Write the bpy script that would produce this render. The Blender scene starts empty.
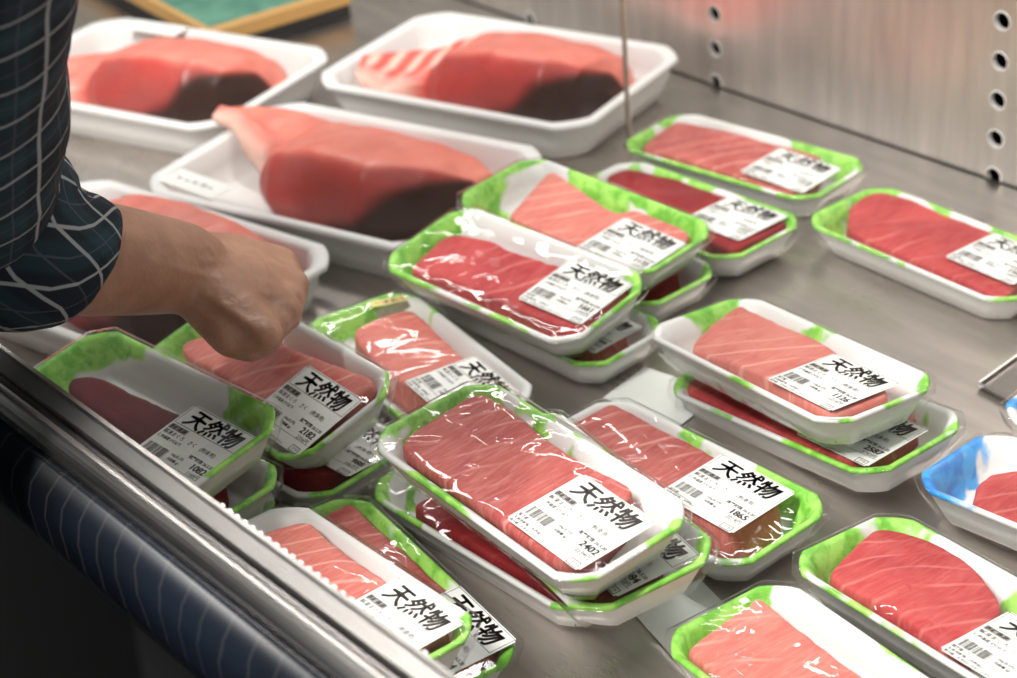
import bpy, bmesh, math, random
from mathutils import Vector, Matrix, noise
from mathutils.bvhtree import BVHTree
from mathutils.geometry import intersect_line_plane
R = math.radians
random.seed(7)
SC = bpy.context.scene
COL = SC.collection

# ------------------------------------------------------------------ camera
W_IMG, H_IMG = 1017, 678
F_PX = 1896.16
CAM = Vector((0.96510293, -1.19833304, 0.70281057))
CR = Vector((0.64758487, 0.75818387, -0.07609896))
CU = Vector((-0.33686034, 0.37443119, 0.86390184))
CF = Vector((-0.68349027, 0.53381504, -0.49787805))
cam_data = bpy.data.cameras.new('camera')
cam = bpy.data.objects.new('camera', cam_data)
COL.objects.link(cam)
cam.matrix_world = Matrix(((CR.x, CU.x, -CF.x, CAM.x), (CR.y, CU.y, -CF.y, CAM.y), (CR.z, CU.z, -CF.z, CAM.z), (0, 0, 0, 1)))
cam_data.sensor_width = 36
cam_data.lens = F_PX / W_IMG * 36
cam_data.clip_start = 0.05
cam_data.dof.use_dof = True
cam_data.dof.aperture_fstop = 7.0
SC.camera = cam


def ray(u, v):
    return CF + CR * ((u - 508.5) / F_PX) - CU * ((v - 339) / F_PX)


def at(u, v, z):
    d = ray(u, v)
    return CAM + d * ((z - CAM.z) / d.z)


def at_y(u, v, y):
    d = ray(u, v)
    return CAM + d * ((y - CAM.y) / d.y)


cam_data.dof.focus_distance = (at(560, 490, .07) - CAM).dot(CF)

# ------------------------------------------------------------------ material helpers


def new_mat(name):
    m = bpy.data.materials.new(name)
    m.use_nodes = True
    nt = m.node_tree
    nt.nodes.clear()
    return m, nt, nt.nodes, nt.links


def out_of(nt, sh):
    o = nt.nodes.new('ShaderNodeOutputMaterial')
    nt.links.new(sh, o.inputs['Surface'])


def principled(nt, color=(.8, .8, .8), rough=.5, metal=0., spec=.5):
    b = nt.nodes.new('ShaderNodeBsdfPrincipled')
    b.inputs['Base Color'].default_value = (*color, 1)
    b.inputs['Roughness'].default_value = rough
    b.inputs['Metallic'].default_value = metal
    b.inputs['Specular IOR Level'].default_value = spec
    return b


def simple(name, color, rough=.5, metal=0., spec=.5, bump=None):
    m, nt, N, L = new_mat(name)
    b = principled(nt, color, rough, metal, spec)
    if bump:
        t = N.new('ShaderNodeTexCoord')
        n = N.new('ShaderNodeTexNoise')
        n.inputs['Scale'].default_value = bump[0]
        n.inputs['Detail'].default_value = 4
        bp = N.new('ShaderNodeBump')
        bp.inputs['Strength'].default_value = bump[1]
        bp.inputs['Distance'].default_value = bump[2]
        L.new(t.outputs['Object'], n.inputs['Vector'])
        L.new(n.outputs['Fac'], bp.inputs['Height'])
        L.new(bp.outputs[0], b.inputs['Normal'])
    out_of(nt, b.outputs[0])
    return m


def ramp(nt, fac, stops, interp='LINEAR'):
    r = nt.nodes.new('ShaderNodeValToRGB')
    r.color_ramp.interpolation = interp
    e = r.color_ramp.elements
    while len(e) < len(stops):
        e.new(.5)
    for el, (p, c) in zip(e, stops):
        el.position = p
        el.color = (*c, 1) if len(c) == 3 else c
    nt.links.new(fac, r.inputs[0])
    return r.outputs[0]


def math_node(nt, op, a, b=None, clamp=False):
    n = nt.nodes.new('ShaderNodeMath')
    n.operation = op
    n.use_clamp = clamp
    for i, x in enumerate((a, b)):
        if x is None:
            continue
        if isinstance(x, (int, float)):
            n.inputs[i].default_value = x
        else:
            nt.links.new(x, n.inputs[i])
    return n.outputs[0]


def mixcol(nt, fac, a, b):
    n = nt.nodes.new('ShaderNodeMix')
    n.data_type = 'RGBA'
    for i, x in ((0, fac), (6, a), (7, b)):
        if isinstance(x, (int, float)):
            n.inputs[i].default_value = x
        elif isinstance(x, tuple):
            n.inputs[i].default_value = (*x, 1)
        else:
            nt.links.new(x, n.inputs[i])
    return n.outputs[2]


def noise_tex(nt, vec, scale, detail=3, rough=.5, dist=0.):
    n = nt.nodes.new('ShaderNodeTexNoise')
    n.inputs['Scale'].default_value = scale
    n.inputs['Detail'].default_value = detail
    n.inputs['Roughness'].default_value = rough
    n.inputs['Distortion'].default_value = dist
    nt.links.new(vec, n.inputs['Vector'])
    return n.outputs['Fac']


def obj_vec(nt, scale=(1, 1, 1), rnd=0., rot=(0, 0, 0)):
    t = nt.nodes.new('ShaderNodeTexCoord')
    mp = nt.nodes.new('ShaderNodeMapping')
    mp.inputs['Scale'].default_value = scale
    mp.inputs['Rotation'].default_value = rot
    nt.links.new(t.outputs['Object'], mp.inputs['Vector'])
    if rnd:
        oi = nt.nodes.new('ShaderNodeObjectInfo')
        cx = nt.nodes.new('ShaderNodeCombineXYZ')
        s = math_node(nt, 'MULTIPLY', oi.outputs['Random'], rnd)
        for i in range(3):
            nt.links.new(s, cx.inputs[i])
        nt.links.new(cx.outputs[0], mp.inputs['Location'])
    return mp.outputs[0]


def sm(nt, x, a, b):
    n = nt.nodes.new('ShaderNodeMapRange')
    n.interpolation_type = 'SMOOTHSTEP'
    n.inputs['From Min'].default_value = a
    n.inputs['From Max'].default_value = b
    nt.links.new(x, n.inputs['Value'])
    return n.outputs['Result']


def add_bump(nt, b, h, strength, dist):
    bp = nt.nodes.new('ShaderNodeBump')
    bp.inputs['Strength'].default_value = strength
    bp.inputs['Distance'].default_value = dist
    nt.links.new(h, bp.inputs['Height'])
    nt.links.new(bp.outputs[0], b.inputs['Normal'])


def steel(name, color, rough, stretch, smudge=.12):
    m, nt, N, L = new_mat(name)
    b = principled(nt, color, rough, 1.0)
    v = obj_vec(nt, stretch)
    n1 = noise_tex(nt, v, 60, 5, .6)
    v2 = obj_vec(nt)
    n2 = noise_tex(nt, v2, 7, 5, .6, .6)
    r = math_node(nt, 'ADD', math_node(nt, 'MULTIPLY', n1, .10), math_node(nt, 'MULTIPLY', n2, smudge * 2))
    r = math_node(nt, 'ADD', r, rough - .05 - smudge)
    L.new(r, b.inputs['Roughness'])
    n4 = noise_tex(nt, obj_vec(nt, tuple(max(.25, min(k, 6.)) for k in stretch)), 9, 4, .6, .3)
    c = mixcol(nt, sm(nt, n4, .3, .7), tuple(x * .90 for x in color), tuple(min(1, x * 1.08) for x in color))
    L.new(c, b.inputs['Base Color'])
    add_bump(nt, b, n1, .06, .001)
    out_of(nt, b.outputs[0])
    return m


M = {}
M['deck'] = steel('stainless steel deck', (.63, .585, .55), .31, (1, 14, 1), .14)
M['wall'] = steel('stainless steel wall', (.84, .785, .75), .42, (14, 1, .6), .12)
M['rail'] = steel('stainless rail', (.60, .57, .55), .30, (.5, 20, 20), .05)
M['rail_dark'] = steel('dark groove steel', (.16, .15, .15), .3, (.5, 20, 20), .05)
M['rod'] = simple('rod steel', (.42, .37, .31), .35, 1.)
M['black'] = simple('black void', (.004, .004, .004), .8)
M['dark_panel'] = simple('dark kick panel', (.012, .012, .013), .5)
M['ground'] = simple('dark shop floor', (.03, .03, .03), .5)
M['foam'] = simple('white foam', (.73, .73, .72), .45, 0, .4, (900, .15, .0006))
M['label'] = simple('label paper', (.73, .74, .715), .42, 0, .45)
M['ink'] = simple('label ink', (.030, .020, .018), .6)
M['ink_grey'] = simple('label grey ink', (.33, .32, .31), .6)
M['gold'] = simple('gold sticker', (.74, .60, .24), .4, .1)
M['sheet'] = simple('white paper', (.78, .80, .77), .7, 0, .3, (400, .3, .0008))
M['wood'] = simple('light wood', (.50, .29, .10), .5, 0, .4, (60, .3, .001))
M['led'] = simple('led lens', (.9, .9, .9), .15)
M['led'].node_tree.nodes['Principled BSDF'].inputs['Emission Color'].default_value = (1, .97, .93, 1)
M['led'].node_tree.nodes['Principled BSDF'].inputs['Emission Strength'].default_value = .35
M['hole_edge'] = simple('bright cut steel', (.80, .77, .74), .45, .2)


def tray_mat(name, dark, light):
    m, nt, N, L = new_mat(name)
    b = principled(nt, (.74, .74, .725), .4, 0, .4)
    v = obj_vec(nt, rnd=9.)
    n1 = noise_tex(nt, v, 13, 3, .5, .3)
    n2 = noise_tex(nt, v, 70, 3, .6, .5)
    t = N.new('ShaderNodeTexCoord')
    s = N.new('ShaderNodeSeparateXYZ')
    L.new(t.outputs['Object'], s.inputs[0])
    ax = math_node(nt, 'MULTIPLY', math_node(nt, 'ABSOLUTE', s.outputs[0]), 10.)
    ay = math_node(nt, 'MULTIPLY', math_node(nt, 'ABSOLUTE', s.outputs[1]), 1 / .047)
    r = math_node(nt, 'MAXIMUM', ax, ay)
    region = sm(nt, r, .66, .76)
    bias = math_node(nt, 'MULTIPLY', sm(nt, ax, .72, .95), .11)
    rim = math_node(nt, 'MULTIPLY', sm(nt, r, .93, .97), .03)
    mk = math_node(nt, 'ADD', math_node(nt, 'ADD', n1, bias), rim)
    mk = math_node(nt, 'ADD', mk, math_node(nt, 'MULTIPLY', math_node(nt, 'SUBTRACT', n2, .5), .05))
    mk = math_node(nt, 'MULTIPLY', sm(nt, mk, .550, .58), region)
    g = mixcol(nt, sm(nt, n2, .35, .62), dark, light)
    L.new(mixcol(nt, mk, (.74, .74, .725), g), b.inputs['Base Color'])
    add_bump(nt, b, noise_tex(nt, obj_vec(nt), 900, 2), .12, .0006)
    out_of(nt, b.outputs[0])
    return m


M['tray_green'] = tray_mat('white foam with green print', (.15, .46, .04), (.36, .72, .13))
M['tray_blue'] = tray_mat('white foam with blue print', (.02, .20, .62), (.05, .36, .80))


def film_mat():
    m, nt, N, L = new_mat('clear wrap film')
    tr = N.new('ShaderNodeBsdfTransparent')
    tr.inputs[0].default_value = (.965, .968, .965, 1)
    gl = N.new('ShaderNodeBsdfGlossy')
    gl.inputs['Roughness'].default_value = .05
    gl.inputs[0].default_value = (1, 1, 1, 1)
    fr = N.new('ShaderNodeLayerWeight')
    fr.inputs['Blend'].default_value = .5
    v = obj_vec(nt, rnd=5.)
    h0 = noise_tex(nt, v, 40, 2, .5, .8)
    n5 = noise_tex(nt, v, 28, 1, .5, 1.2)
    rid = math_node(nt, 'SUBTRACT', 1., math_node(nt, 'ABSOLUTE', math_node(nt, 'MULTIPLY', math_node(nt, 'SUBTRACT', n5, .5), 7.)), True)
    h = math_node(nt, 'ADD', math_node(nt, 'MULTIPLY', h0, .5), math_node(nt, 'MULTIPLY', math_node(nt, 'POWER', rid, 5.), .20))
    bp = N.new('ShaderNodeBump')
    bp.inputs['Strength'].default_value = .3
    bp.inputs['Distance'].default_value = .0012
    L.new(h, bp.inputs['Height'])
    L.new(bp.outputs[0], gl.inputs['Normal'])
    L.new(bp.outputs[0], fr.inputs['Normal'])
    mx = N.new('ShaderNodeMixShader')
    sch = math_node(nt, 'POWER', fr.outputs['Facing'], 5.)
    L.new(math_node(nt, 'ADD', math_node(nt, 'MULTIPLY', sch, .75), .034, True), mx.inputs[0])
    L.new(tr.outputs[0], mx.inputs[1])
    L.new(gl.outputs[0], mx.inputs[2])
    out_of(nt, mx.outputs[0])
    return m


M['film'] = film_mat()


def meat_mat(name, a, b_, line, amount, scale=17, ang=0.5, thick=.09):
    """tuna: two flesh tones and thin pale connective lines curving across the block"""
    m, nt, N, L = new_mat(name)
    b = principled(nt, a, .5, 0, .12)
    v = obj_vec(nt, rnd=3.)
    n1 = noise_tex(nt, v, 22, 4, .6, .4)
    base = mixcol(nt, sm(nt, n1, .32, .68), a, b_)
    vr = obj_vec(nt, (1, 1, .6), 3., (0, 0, ang))
    w = N.new('ShaderNodeTexWave')
    w.wave_type = 'BANDS'
    w.inputs['Scale'].default_value = scale
    w.inputs['Distortion'].default_value = 1.5
    w.inputs['Detail'].default_value = 1.0
    w.inputs['Detail Scale'].default_value = .8
    nc = N.new('ShaderNodeTexNoise')
    nc.inputs['Scale'].default_value = 11
    nc.inputs['Detail'].default_value = 1.5
    L.new(v, nc.inputs['Vector'])
    vm = N.new('ShaderNodeVectorMath')
    vm.operation = 'MULTIPLY_ADD'
    L.new(nc.outputs['Color'], vm.inputs[0])
    vm.inputs[1].default_value = (.05, .05, .05)
    L.new(vr, vm.inputs[2])
    L.new(vm.outputs[0], w.inputs['Vector'])
    ln = sm(nt, w.outputs['Fac'], 1 - thick, 1.0)
    n3 = noise_tex(nt, v, 20, 2)
    ln = math_node(nt, 'MULTIPLY', math_node(nt, 'MULTIPLY', ln, sm(nt, n3, .38, .62)), amount)
    fine = noise_tex(nt, obj_vec(nt, (1, 1, 1), 3.), 420, 3, .7)
    gr = noise_tex(nt, obj_vec(nt, (10, 1.2, 2), 3., (0, 0, ang)), 45, 4, .65, .5)
    base = mixcol(nt, math_node(nt, 'MULTIPLY', sm(nt, gr, .4, .75), .30 * min(1., amount * 2)), base, line)
    c2 = mixcol(nt, ln, base, line)
    c3 = mixcol(nt, math_node(nt, 'MULTIPLY', sm(nt, fine, .55, .8), .10), c2, line)
    L.new(c3, b.inputs['Base Color'])
    b.inputs['Subsurface Weight'].default_value = .12
    b.inputs['Subsurface Radius'].default_value = (.008, .003, .002)
    add_bump(nt, b, fine, .12, .0008)
    out_of(nt, b.outputs[0])
    return m


PALE = (.80, .42, .36)
M['meat_fatty'] = meat_mat('pale pink tuna', (.62, .19, .155), (.54, .135, .115), (.86, .46, .38), .55)
M['meat_pink'] = meat_mat('pink tuna', (.50, .115, .10), (.38, .066, .062), PALE, .5)
M['meat_red'] = meat_mat('red tuna', (.49, .060, .062), (.36, .032, .038), (.74, .27, .23), .4)
M['meat_deep'] = meat_mat('deep red tuna', (.29, .022, .025), (.20, .012, .016), (.45, .09, .09), .25)
M['meat_dark'] = meat_mat('dark maroon tuna', (.140, .006, .012), (.090, .004, .009), (.20, .03, .03), .10)
M['meat_split'] = None


def vcol_mat(name, rough=.36):
    m, nt, N, L = new_mat(name)
    b = principled(nt, (.5, .1, .1), rough, 0, .4)
    a = N.new('ShaderNodeVertexColor')
    a.layer_name = 'col'
    n = noise_tex(nt, obj_vec(nt, (1, 1, 1), 2.), 40, 5, .65, .5)
    hs = N.new('ShaderNodeHueSaturation')
    L.new(a.outputs[0], hs.inputs['Color'])
    L.new(math_node(nt, 'ADD', math_node(nt, 'MULTIPLY', n, .5), .75), hs.inputs['Value'])
    L.new(hs.outputs[0], b.inputs['Base Color'])
    b.inputs['Subsurface Weight'].default_value = .1
    b.inputs['Subsurface Radius'].default_value = (.01, .003, .002)
    add_bump(nt, b, noise_tex(nt, obj_vec(nt), 220, 4, .7), .2, .0012)
    out_of(nt, b.outputs[0])
    return m


M['loin'] = vcol_mat('tuna loin flesh')

# ------------------------------------------------------------------ object helpers


def link(name, me, mat=None, parent=None, smooth=False):
    o = bpy.data.objects.new(name, me)
    COL.objects.link(o)
    if mat is not None and not me.materials:
        me.materials.append(mat)
    if parent is not None:
        o.parent = parent
    if smooth:
        for p in me.polygons:
            p.use_smooth = True
    return o


def from_bm(name, bm, mat=None, parent=None, smooth=False, kind=None):
    me = bpy.data.meshes.new(name)
    bmesh.ops.recalc_face_normals(bm, faces=bm.faces)
    bm.to_mesh(me)
    bm.free()
    o = link(name, me, mat, parent, smooth)
    if kind:
        o['kind'] = kind
    return o


def tag(o, label, cat, group=None, kind=None):
    o['label'] = label
    o['category'] = cat
    if group:
        o['group'] = group
    if kind:
        o['kind'] = kind
    return o


def add_box(bm, lo, hi, mtx=None):
    vs = [Vector((x, y, z)) for z in (lo[2], hi[2]) for y in (lo[1], hi[1]) for x in (lo[0], hi[0])]
    if mtx is not None:
        vs = [mtx @ v for v in vs]
    b = [bm.verts.new(v) for v in vs]
    for f in ((0, 2, 3, 1), (4, 5, 7, 6), (0, 1, 5, 4), (1, 3, 7, 5), (3, 2, 6, 7), (2, 0, 4, 6)):
        bm.faces.new([b[i] for i in f])
    return b


def bridge(bm, a, b, closed=True):
    n = len(a)
    for i in range(n if closed else n - 1):
        j = (i + 1) % n
        try:
            bm.faces.new((a[i], a[j], b[j], b[i]))
        except ValueError:
            pass


def outline(hx, hy, c, seg=5):
    """rectangle with soft chamfered corners, counter-clockwise"""
    pts = []
    for (sx, sy, a0) in ((1, -1, -90), (1, 1, 0), (-1, 1, 90), (-1, -1, 180)):
        a = R(a0)
        d0 = Vector((math.cos(a), math.sin(a)))
        d1 = Vector((-math.sin(a), math.cos(a)))
        k = Vector((sx * hx, sy * hy))
        p0 = k - d1 * c
        p1 = k - d0 * c
        if a0 in (-90, 90):
            p0, p1 = k - Vector((sx * c, 0)), k - Vector((0, sy * c))
        else:
            p0, p1 = k - Vector((0, sy * c)), k - Vector((sx * c, 0))
        mid = (p0 + p1) / 2 * .72 + k * .28
        for s in range(seg):
            t = s / (seg - 1)
            q = p0 * (1 - t) ** 2 + mid * 2 * t * (1 - t) + p1 * t * t
            pts.append(q)
    # straight runs subdivided
    out = []
    n = len(pts)
    for i in range(n):
        a, b = pts[i], pts[(i + 1) % n]
        m = max(1, int((b - a).length / .012))
        for s in range(m):
            out.append(a.lerp(b, s / m))
    return out


def ring(bm, pts, z):
    return [bm.verts.new((p.x, p.y, z)) for p in pts]


def inset_pts(pts, hx, hy, d):
    return [Vector((p.x * (hx - d) / hx, p.y * (hy - d) / hy)) for p in pts]


def make_tray_mesh(name, hx, hy, h, c, slope, wall=.0028, flange=.005):
    bm = bmesh.new()
    P = outline(hx, hy, c)
    prof = [(slope + .006, 0), (slope, .0012), (slope * .55, h * .45), (flange * .6, h * .84), (.0004, h * .88), (0, h * .95), (.0012, h),
            (flange, h * .985), (flange + .0022, h * .93), (slope * .55 + wall + .002, h * .5), (slope + wall, wall * 1.5), (slope + wall + .006, wall)]
    rs = [ring(bm, inset_pts(P, hx, hy, d), z) for d, z in prof]
    for i in range(4):
        bridge(bm, rs[i], rs[i + 1])
    bm.faces.new(list(reversed(rs[0])))
    outer = set(bm.faces)      # the outside of the tray is plain foam, rim and inside are printed
    for a, b in zip(rs[4:], rs[5:]):
        bridge(bm, a, b)
    # floor of the tray, with concentric ring
    inner = ring(bm, inset_pts(P, hx, hy, hy * .75), wall)
    bridge(bm, rs[-1], inner)
    bm.faces.new(inner)
    for f in bm.faces:
        f.material_index = 0 if f in outer else 1
    me = bpy.data.meshes.new(name)
    bmesh.ops.recalc_face_normals(bm, faces=bm.faces)
    bm.to_mesh(me)
    bm.free()
    for p in me.polygons:
        p.use_smooth = len(p.vertices) == 4
    return me


HX, HY, TH = .100, .047, .026
TRAY = make_tray_mesh('pack tray', HX, HY, TH, .017, .012, .0024, .0032)
TRAY.materials.append(M['foam'])
TRAY.materials.append(M['tray_green'])


def pose(x, y, z, yaw, rx, ry):
    v = Vector((rx, ry, 0))
    rot = Matrix.Rotation(yaw, 3, 'Z')
    if v.length > 1e-9:
        rot = rot @ Matrix.Rotation(v.length, 3, v.normalized())
    T = Vector((x, y, z)) - rot @ Vector((0, 0, TH))
    m = rot.to_4x4()
    m.translation = T
    return m


def to_local(mtx, uv, z=TH):
    """where the sight line through a picture point meets the pack's plane of height z, in pack coordinates"""
    inv = mtx.inverted()
    o = inv @ CAM
    d = inv.to_3x3() @ ray(*uv)
    t = (z - o.z) / d.z
    return o + d * t


def spline(pts, n):
    m = len(pts)
    dense = []
    for i in range(m):
        p0, p1, p2, p3 = pts[i - 1], pts[i], pts[(i + 1) % m], pts[(i + 2) % m]
        for s in range(14):
            t = s / 14
            k = .62
            m1 = (p2 - p0) * .5 * k
            m2 = (p3 - p1) * .5 * k
            dense.append(p1 * (2 * t ** 3 - 3 * t * t + 1) + m1 * (t ** 3 - 2 * t * t + t) + p2 * (-2 * t ** 3 + 3 * t * t) + m2 * (t ** 3 - t * t))
    L = [0]
    for a, b in zip(dense, dense[1:] + dense[:1]):
        L.append(L[-1] + (b - a).length)
    out = []
    j = 0
    for i in range(n):
        s = L[-1] * i / n
        while L[j + 1] < s:
            j += 1
        t = (s - L[j]) / max(1e-9, L[j + 1] - L[j])
        out.append(dense[j].lerp(dense[(j + 1) % len(dense)], t))
    return out


def meat_mesh(name, poly, h, seed, floor=.0032, tilt=(0, 0), flare=1.05):
    pts = spline([Vector(p) for p in poly], 96)
    area = sum(a.x * b.y - b.x * a.y for a, b in zip(pts, pts[1:] + pts[:1]))
    if area < 0:
        pts.reverse()
    n = len(pts)
    for _ in range(2):
        pts = [(pts[i - 1] + pts[i] * 2 + pts[(i + 1) % n]) / 4 for i in range(n)]
    jit = [noise.noise(Vector((p.x * 120, p.y * 120, seed))) * .0009 for p in pts]
    cen = sum(pts, Vector((0, 0))) / n
    nor = []
    for i in range(n):
        t = (pts[(i + 4) % n] - pts[i - 4]).normalized()
        nor.append(Vector((t.y, -t.x)))
    bm = bmesh.new()
    prof = [(.0015, floor), (.0016, h * .4), (.0006, h * .72), (.0003, h - .0024), (-.0003, h - .0009), (-.0013, h - .0002), (-.0036, h)]
    rs = []

    def zz(p, z):
        if z < h * .5:
            return z
        w = (z - h * .5) / (h * .5)
        return z + w * (noise.noise(Vector((p.x * 28, p.y * 28, seed * 3.1))) * .0022 + p.x * tilt[0] + p.y * tilt[1])
    for d, z in prof:
        r = []
        for i, p in enumerate(pts):
            q = p + nor[i] * (d + jit[i])
            if abs(q.x) > HX - .010 and z < .02:
                q.x = math.copysign(HX - .010, q.x)
            if z < .012:
                q.x = max(-HX + .0165, min(HX - .0165, q.x))
                q.y = max(-HY + .0165, min(HY - .0165, q.y))
            r.append(bm.verts.new((q.x, q.y, zz(q, z))))
        rs.append(r)
    for a, b in zip(rs, rs[1:]):
        bridge(bm, a, b)
    prev = rs[-1]
    base = [v.co.copy() for v in prev]
    for f in (.82, .62, .42, .22):
        r = []
        for v in base:
            q = cen + (Vector((v.x, v.y)) - cen) * f
            r.append(bm.verts.new((q.x, q.y, zz(q, h + .0006 * (1 - f)))))
        bridge(bm, prev, r)
        prev = r
    cv = bm.verts.new((cen.x, cen.y, zz(cen, h + .0006)))
    for i in range(n):
        bm.faces.new((prev[i], prev[(i + 1) % n], cv))
    bm.faces.new(list(reversed(rs[0])))
    bmesh.ops.recalc_face_normals(bm, faces=bm.faces)
    bv = BVHTree.FromBMesh(bm)
    me = bpy.data.meshes.new(name)
    bm.to_mesh(me)
    bm.free()
    for p in me.polygons:
        p.use_smooth = True
    return me, bv


LW, LH = .062, .057


def film_mesh(name, bv, lab, seed, sag=.00010):
    nx, ny = 56, 28
    P = outline(HX + .0006, HY + .0006, .017)

    def inside_scale(x, y):
        # pull the grid's corners in to follow the chamfered rim
        ax, ay = abs(x), abs(y)
        ex, ey = HX - ax, HY - ay
        return ex + ey
    X = [[0.] * (ny + 1) for _ in range(nx + 1)]
    Y = [[0.] * (ny + 1) for _ in range(nx + 1)]
    hx, hy, ch = HX - .0014, HY - .0014, .013
    for i in range(nx + 1):
        for j in range(ny + 1):
            x = -hx + 2 * hx * i / nx
            y = -hy + 2 * hy * j / ny
            over = abs(x) + abs(y) - (hx + hy - ch)
            if over > 0:
                x -= math.copysign(over * .5, x)
                y -= math.copysign(over * .5, y)
            X[i][j], Y[i][j] = x, y
    OB = [[-1.] * (ny + 1) for _ in range(nx + 1)]
    Z = [[TH + .0003] * (ny + 1) for _ in range(nx + 1)]
    for i in range(nx + 1):
        for j in range(ny + 1):
            hit = bv.ray_cast(Vector((X[i][j], Y[i][j], .2)), Vector((0, 0, -1)))
            if hit[0] is not None:
                OB[i][j] = hit[0].z + .0007
                Z[i][j] = max(Z[i][j], OB[i][j])
    plane = None
    if lab is not None:
        lx, ly = lab
        # plane of the label from the film under it
        pts = []
        for i in range(nx + 1):
            for j in range(ny + 1):
                if abs(X[i][j] - lx) < LW / 2 and abs(Y[i][j] - ly) < LH / 2 and OB[i][j] > .012:
                    pts.append((X[i][j] - lx, Y[i][j] - ly, OB[i][j]))
        if len(pts) > 12:
            sx = sum(p[0] for p in pts) / len(pts)
            sy = sum(p[1] for p in pts) / len(pts)
            sz = sum(p[2] for p in pts) / len(pts)
            cxx = sum((p[0] - sx) ** 2 for p in pts) + 1e-4
            cyy = sum((p[1] - sy) ** 2 for p in pts) + 1e-4
            gx = sum((p[0] - sx) * (p[2] - sz) for p in pts) / cxx
            gy = sum((p[1] - sy) * (p[2] - sz) for p in pts) / cyy
            z0 = max(p[2] - gx * (p[0]) - gy * (p[1]) for p in pts) - .0002
        else:
            gx = gy = 0
            z0 = TH + .0004
        plane = (gx, gy, z0)
        for i in range(nx + 1):
            for j in range(ny + 1):
                dx, dy = X[i][j] - lx, Y[i][j] - ly
                if abs(dx) < LW / 2 + .001 and abs(dy) < LH / 2 + .001 and 0 < i < nx and 0 < j < ny:
                    pz = z0 + gx * dx + gy * dy
                    OB[i][j] = max(OB[i][j], min(pz, pz))
                    Z[i][j] = OB[i][j]
    for it in range(260):
        for i in range(1, nx):
            for j in range(1, ny):
                a = (Z[i - 1][j] + Z[i + 1][j] + Z[i][j - 1] + Z[i][j + 1]) * .25 - sag * .16
                Z[i][j] = a if a > OB[i][j] else OB[i][j]
    bm = bmesh.new()
    V = []
    for i in range(nx + 1):
        row = []
        for j in range(ny + 1):
            x, y = X[i][j], Y[i][j]
            e = max(abs(x) / HX, abs(y) / HY)
            free = 1. if Z[i][j] > OB[i][j] + .0004 else .12
            wr = noise.noise(Vector((x * 90 + seed, y * 40, seed))) + .6 * noise.noise(Vector((x * 60, y * 190, seed + 5)))
            k = (.0005 if 0 < i < nx and 0 < j < ny else 0.) * free
            row.append(bm.verts.new((x, y, Z[i][j] + wr * k)))
        V.append(row)
    for i in range(nx):
        for j in range(ny):
            bm.faces.new((V[i][j], V[i + 1][j], V[i + 1][j + 1], V[i][j + 1]))
    edge = [V[i][0] for i in range(nx)] + [V[nx][j] for j in range(ny)] + [V[i][ny] for i in range(nx, 0, -1)] + [V[0][j] for j in range(ny, 0, -1)]
    prev = edge
    for d, z in ((-.0022, TH * .985), (-.0024, TH * .86), (.002, TH * .55), (.0075, TH * .18), (.011, .0006)):
        r = []
        for v in edge:
            x, y = v.co.x, v.co.y
            wob = noise.noise(Vector((x * 70, y * 70, seed + z * 50))) * (.0016 if z < TH * .8 else .0001)
            q = Vector((x * (HX - d + wob) / hx, y * (HY - d + wob) / hy, z))
            if z < TH * .8:
                q.z = max(.0003, q.z)
            r.append(bm.verts.new(q))
        bridge(bm, prev, r)
        prev = r
    bmesh.ops.recalc_face_normals(bm, faces=bm.faces)
    me = bpy.data.meshes.new(name)
    bm.to_mesh(me)
    bm.free()
    for p in me.polygons:
        p.use_smooth = True
    me.materials.append(M['film'])
    return me, plane


# ------------------------------------------------------------------ label printing
DG = bpy.context.evaluated_depsgraph_get


def text_mesh(rows, name):
    """rows: (string, x, y, size, bold offset, align) -> one flat mesh"""
    bm = bmesh.new()
    for (s, x, y, size, off, al) in rows:
        cu = bpy.data.curves.new('t', 'FONT')
        cu.body = s
        cu.size = size
        cu.offset = off
        cu.resolution_u = 3
        cu.fill_mode = 'FRONT'
        cu.align_x = al
        ob = bpy.data.objects.new('t', cu)
        COL.objects.link(ob)
        bpy.context.view_layer.update()
        me = bpy.data.meshes.new_from_object(ob.evaluated_get(DG()))
        me.transform(Matrix.Translation((x, y, 0)))
        bm.from_mesh(me)
        bpy.data.objects.remove(ob)
        bpy.data.curves.remove(cu)
        bpy.data.meshes.remove(me)
    me = bpy.data.meshes.new(name)
    bm.to_mesh(me)
    bm.free()
    me.materials.append(M['ink'])
    return me


def rects(name, rs, mat):
    bm = bmesh.new()
    for x0, y0, x1, y1 in rs:
        bm.faces.new([bm.verts.new((x, y, 0)) for x, y in ((x0, y0), (x1, y0), (x1, y1), (x0, y1))])
    me = bpy.data.meshes.new(name)
    bm.to_mesh(me)
    bm.free()
    me.materials.append(mat)
    return me


def frame_rects(x0, y0, x1, y1, t):
    return [(x0, y0, x1, y0 + t), (x0, y1 - t, x1, y1), (x0, y0 + t, x0 + t, y1 - t), (x1 - t, y0 + t, x1, y1 - t)]


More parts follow.
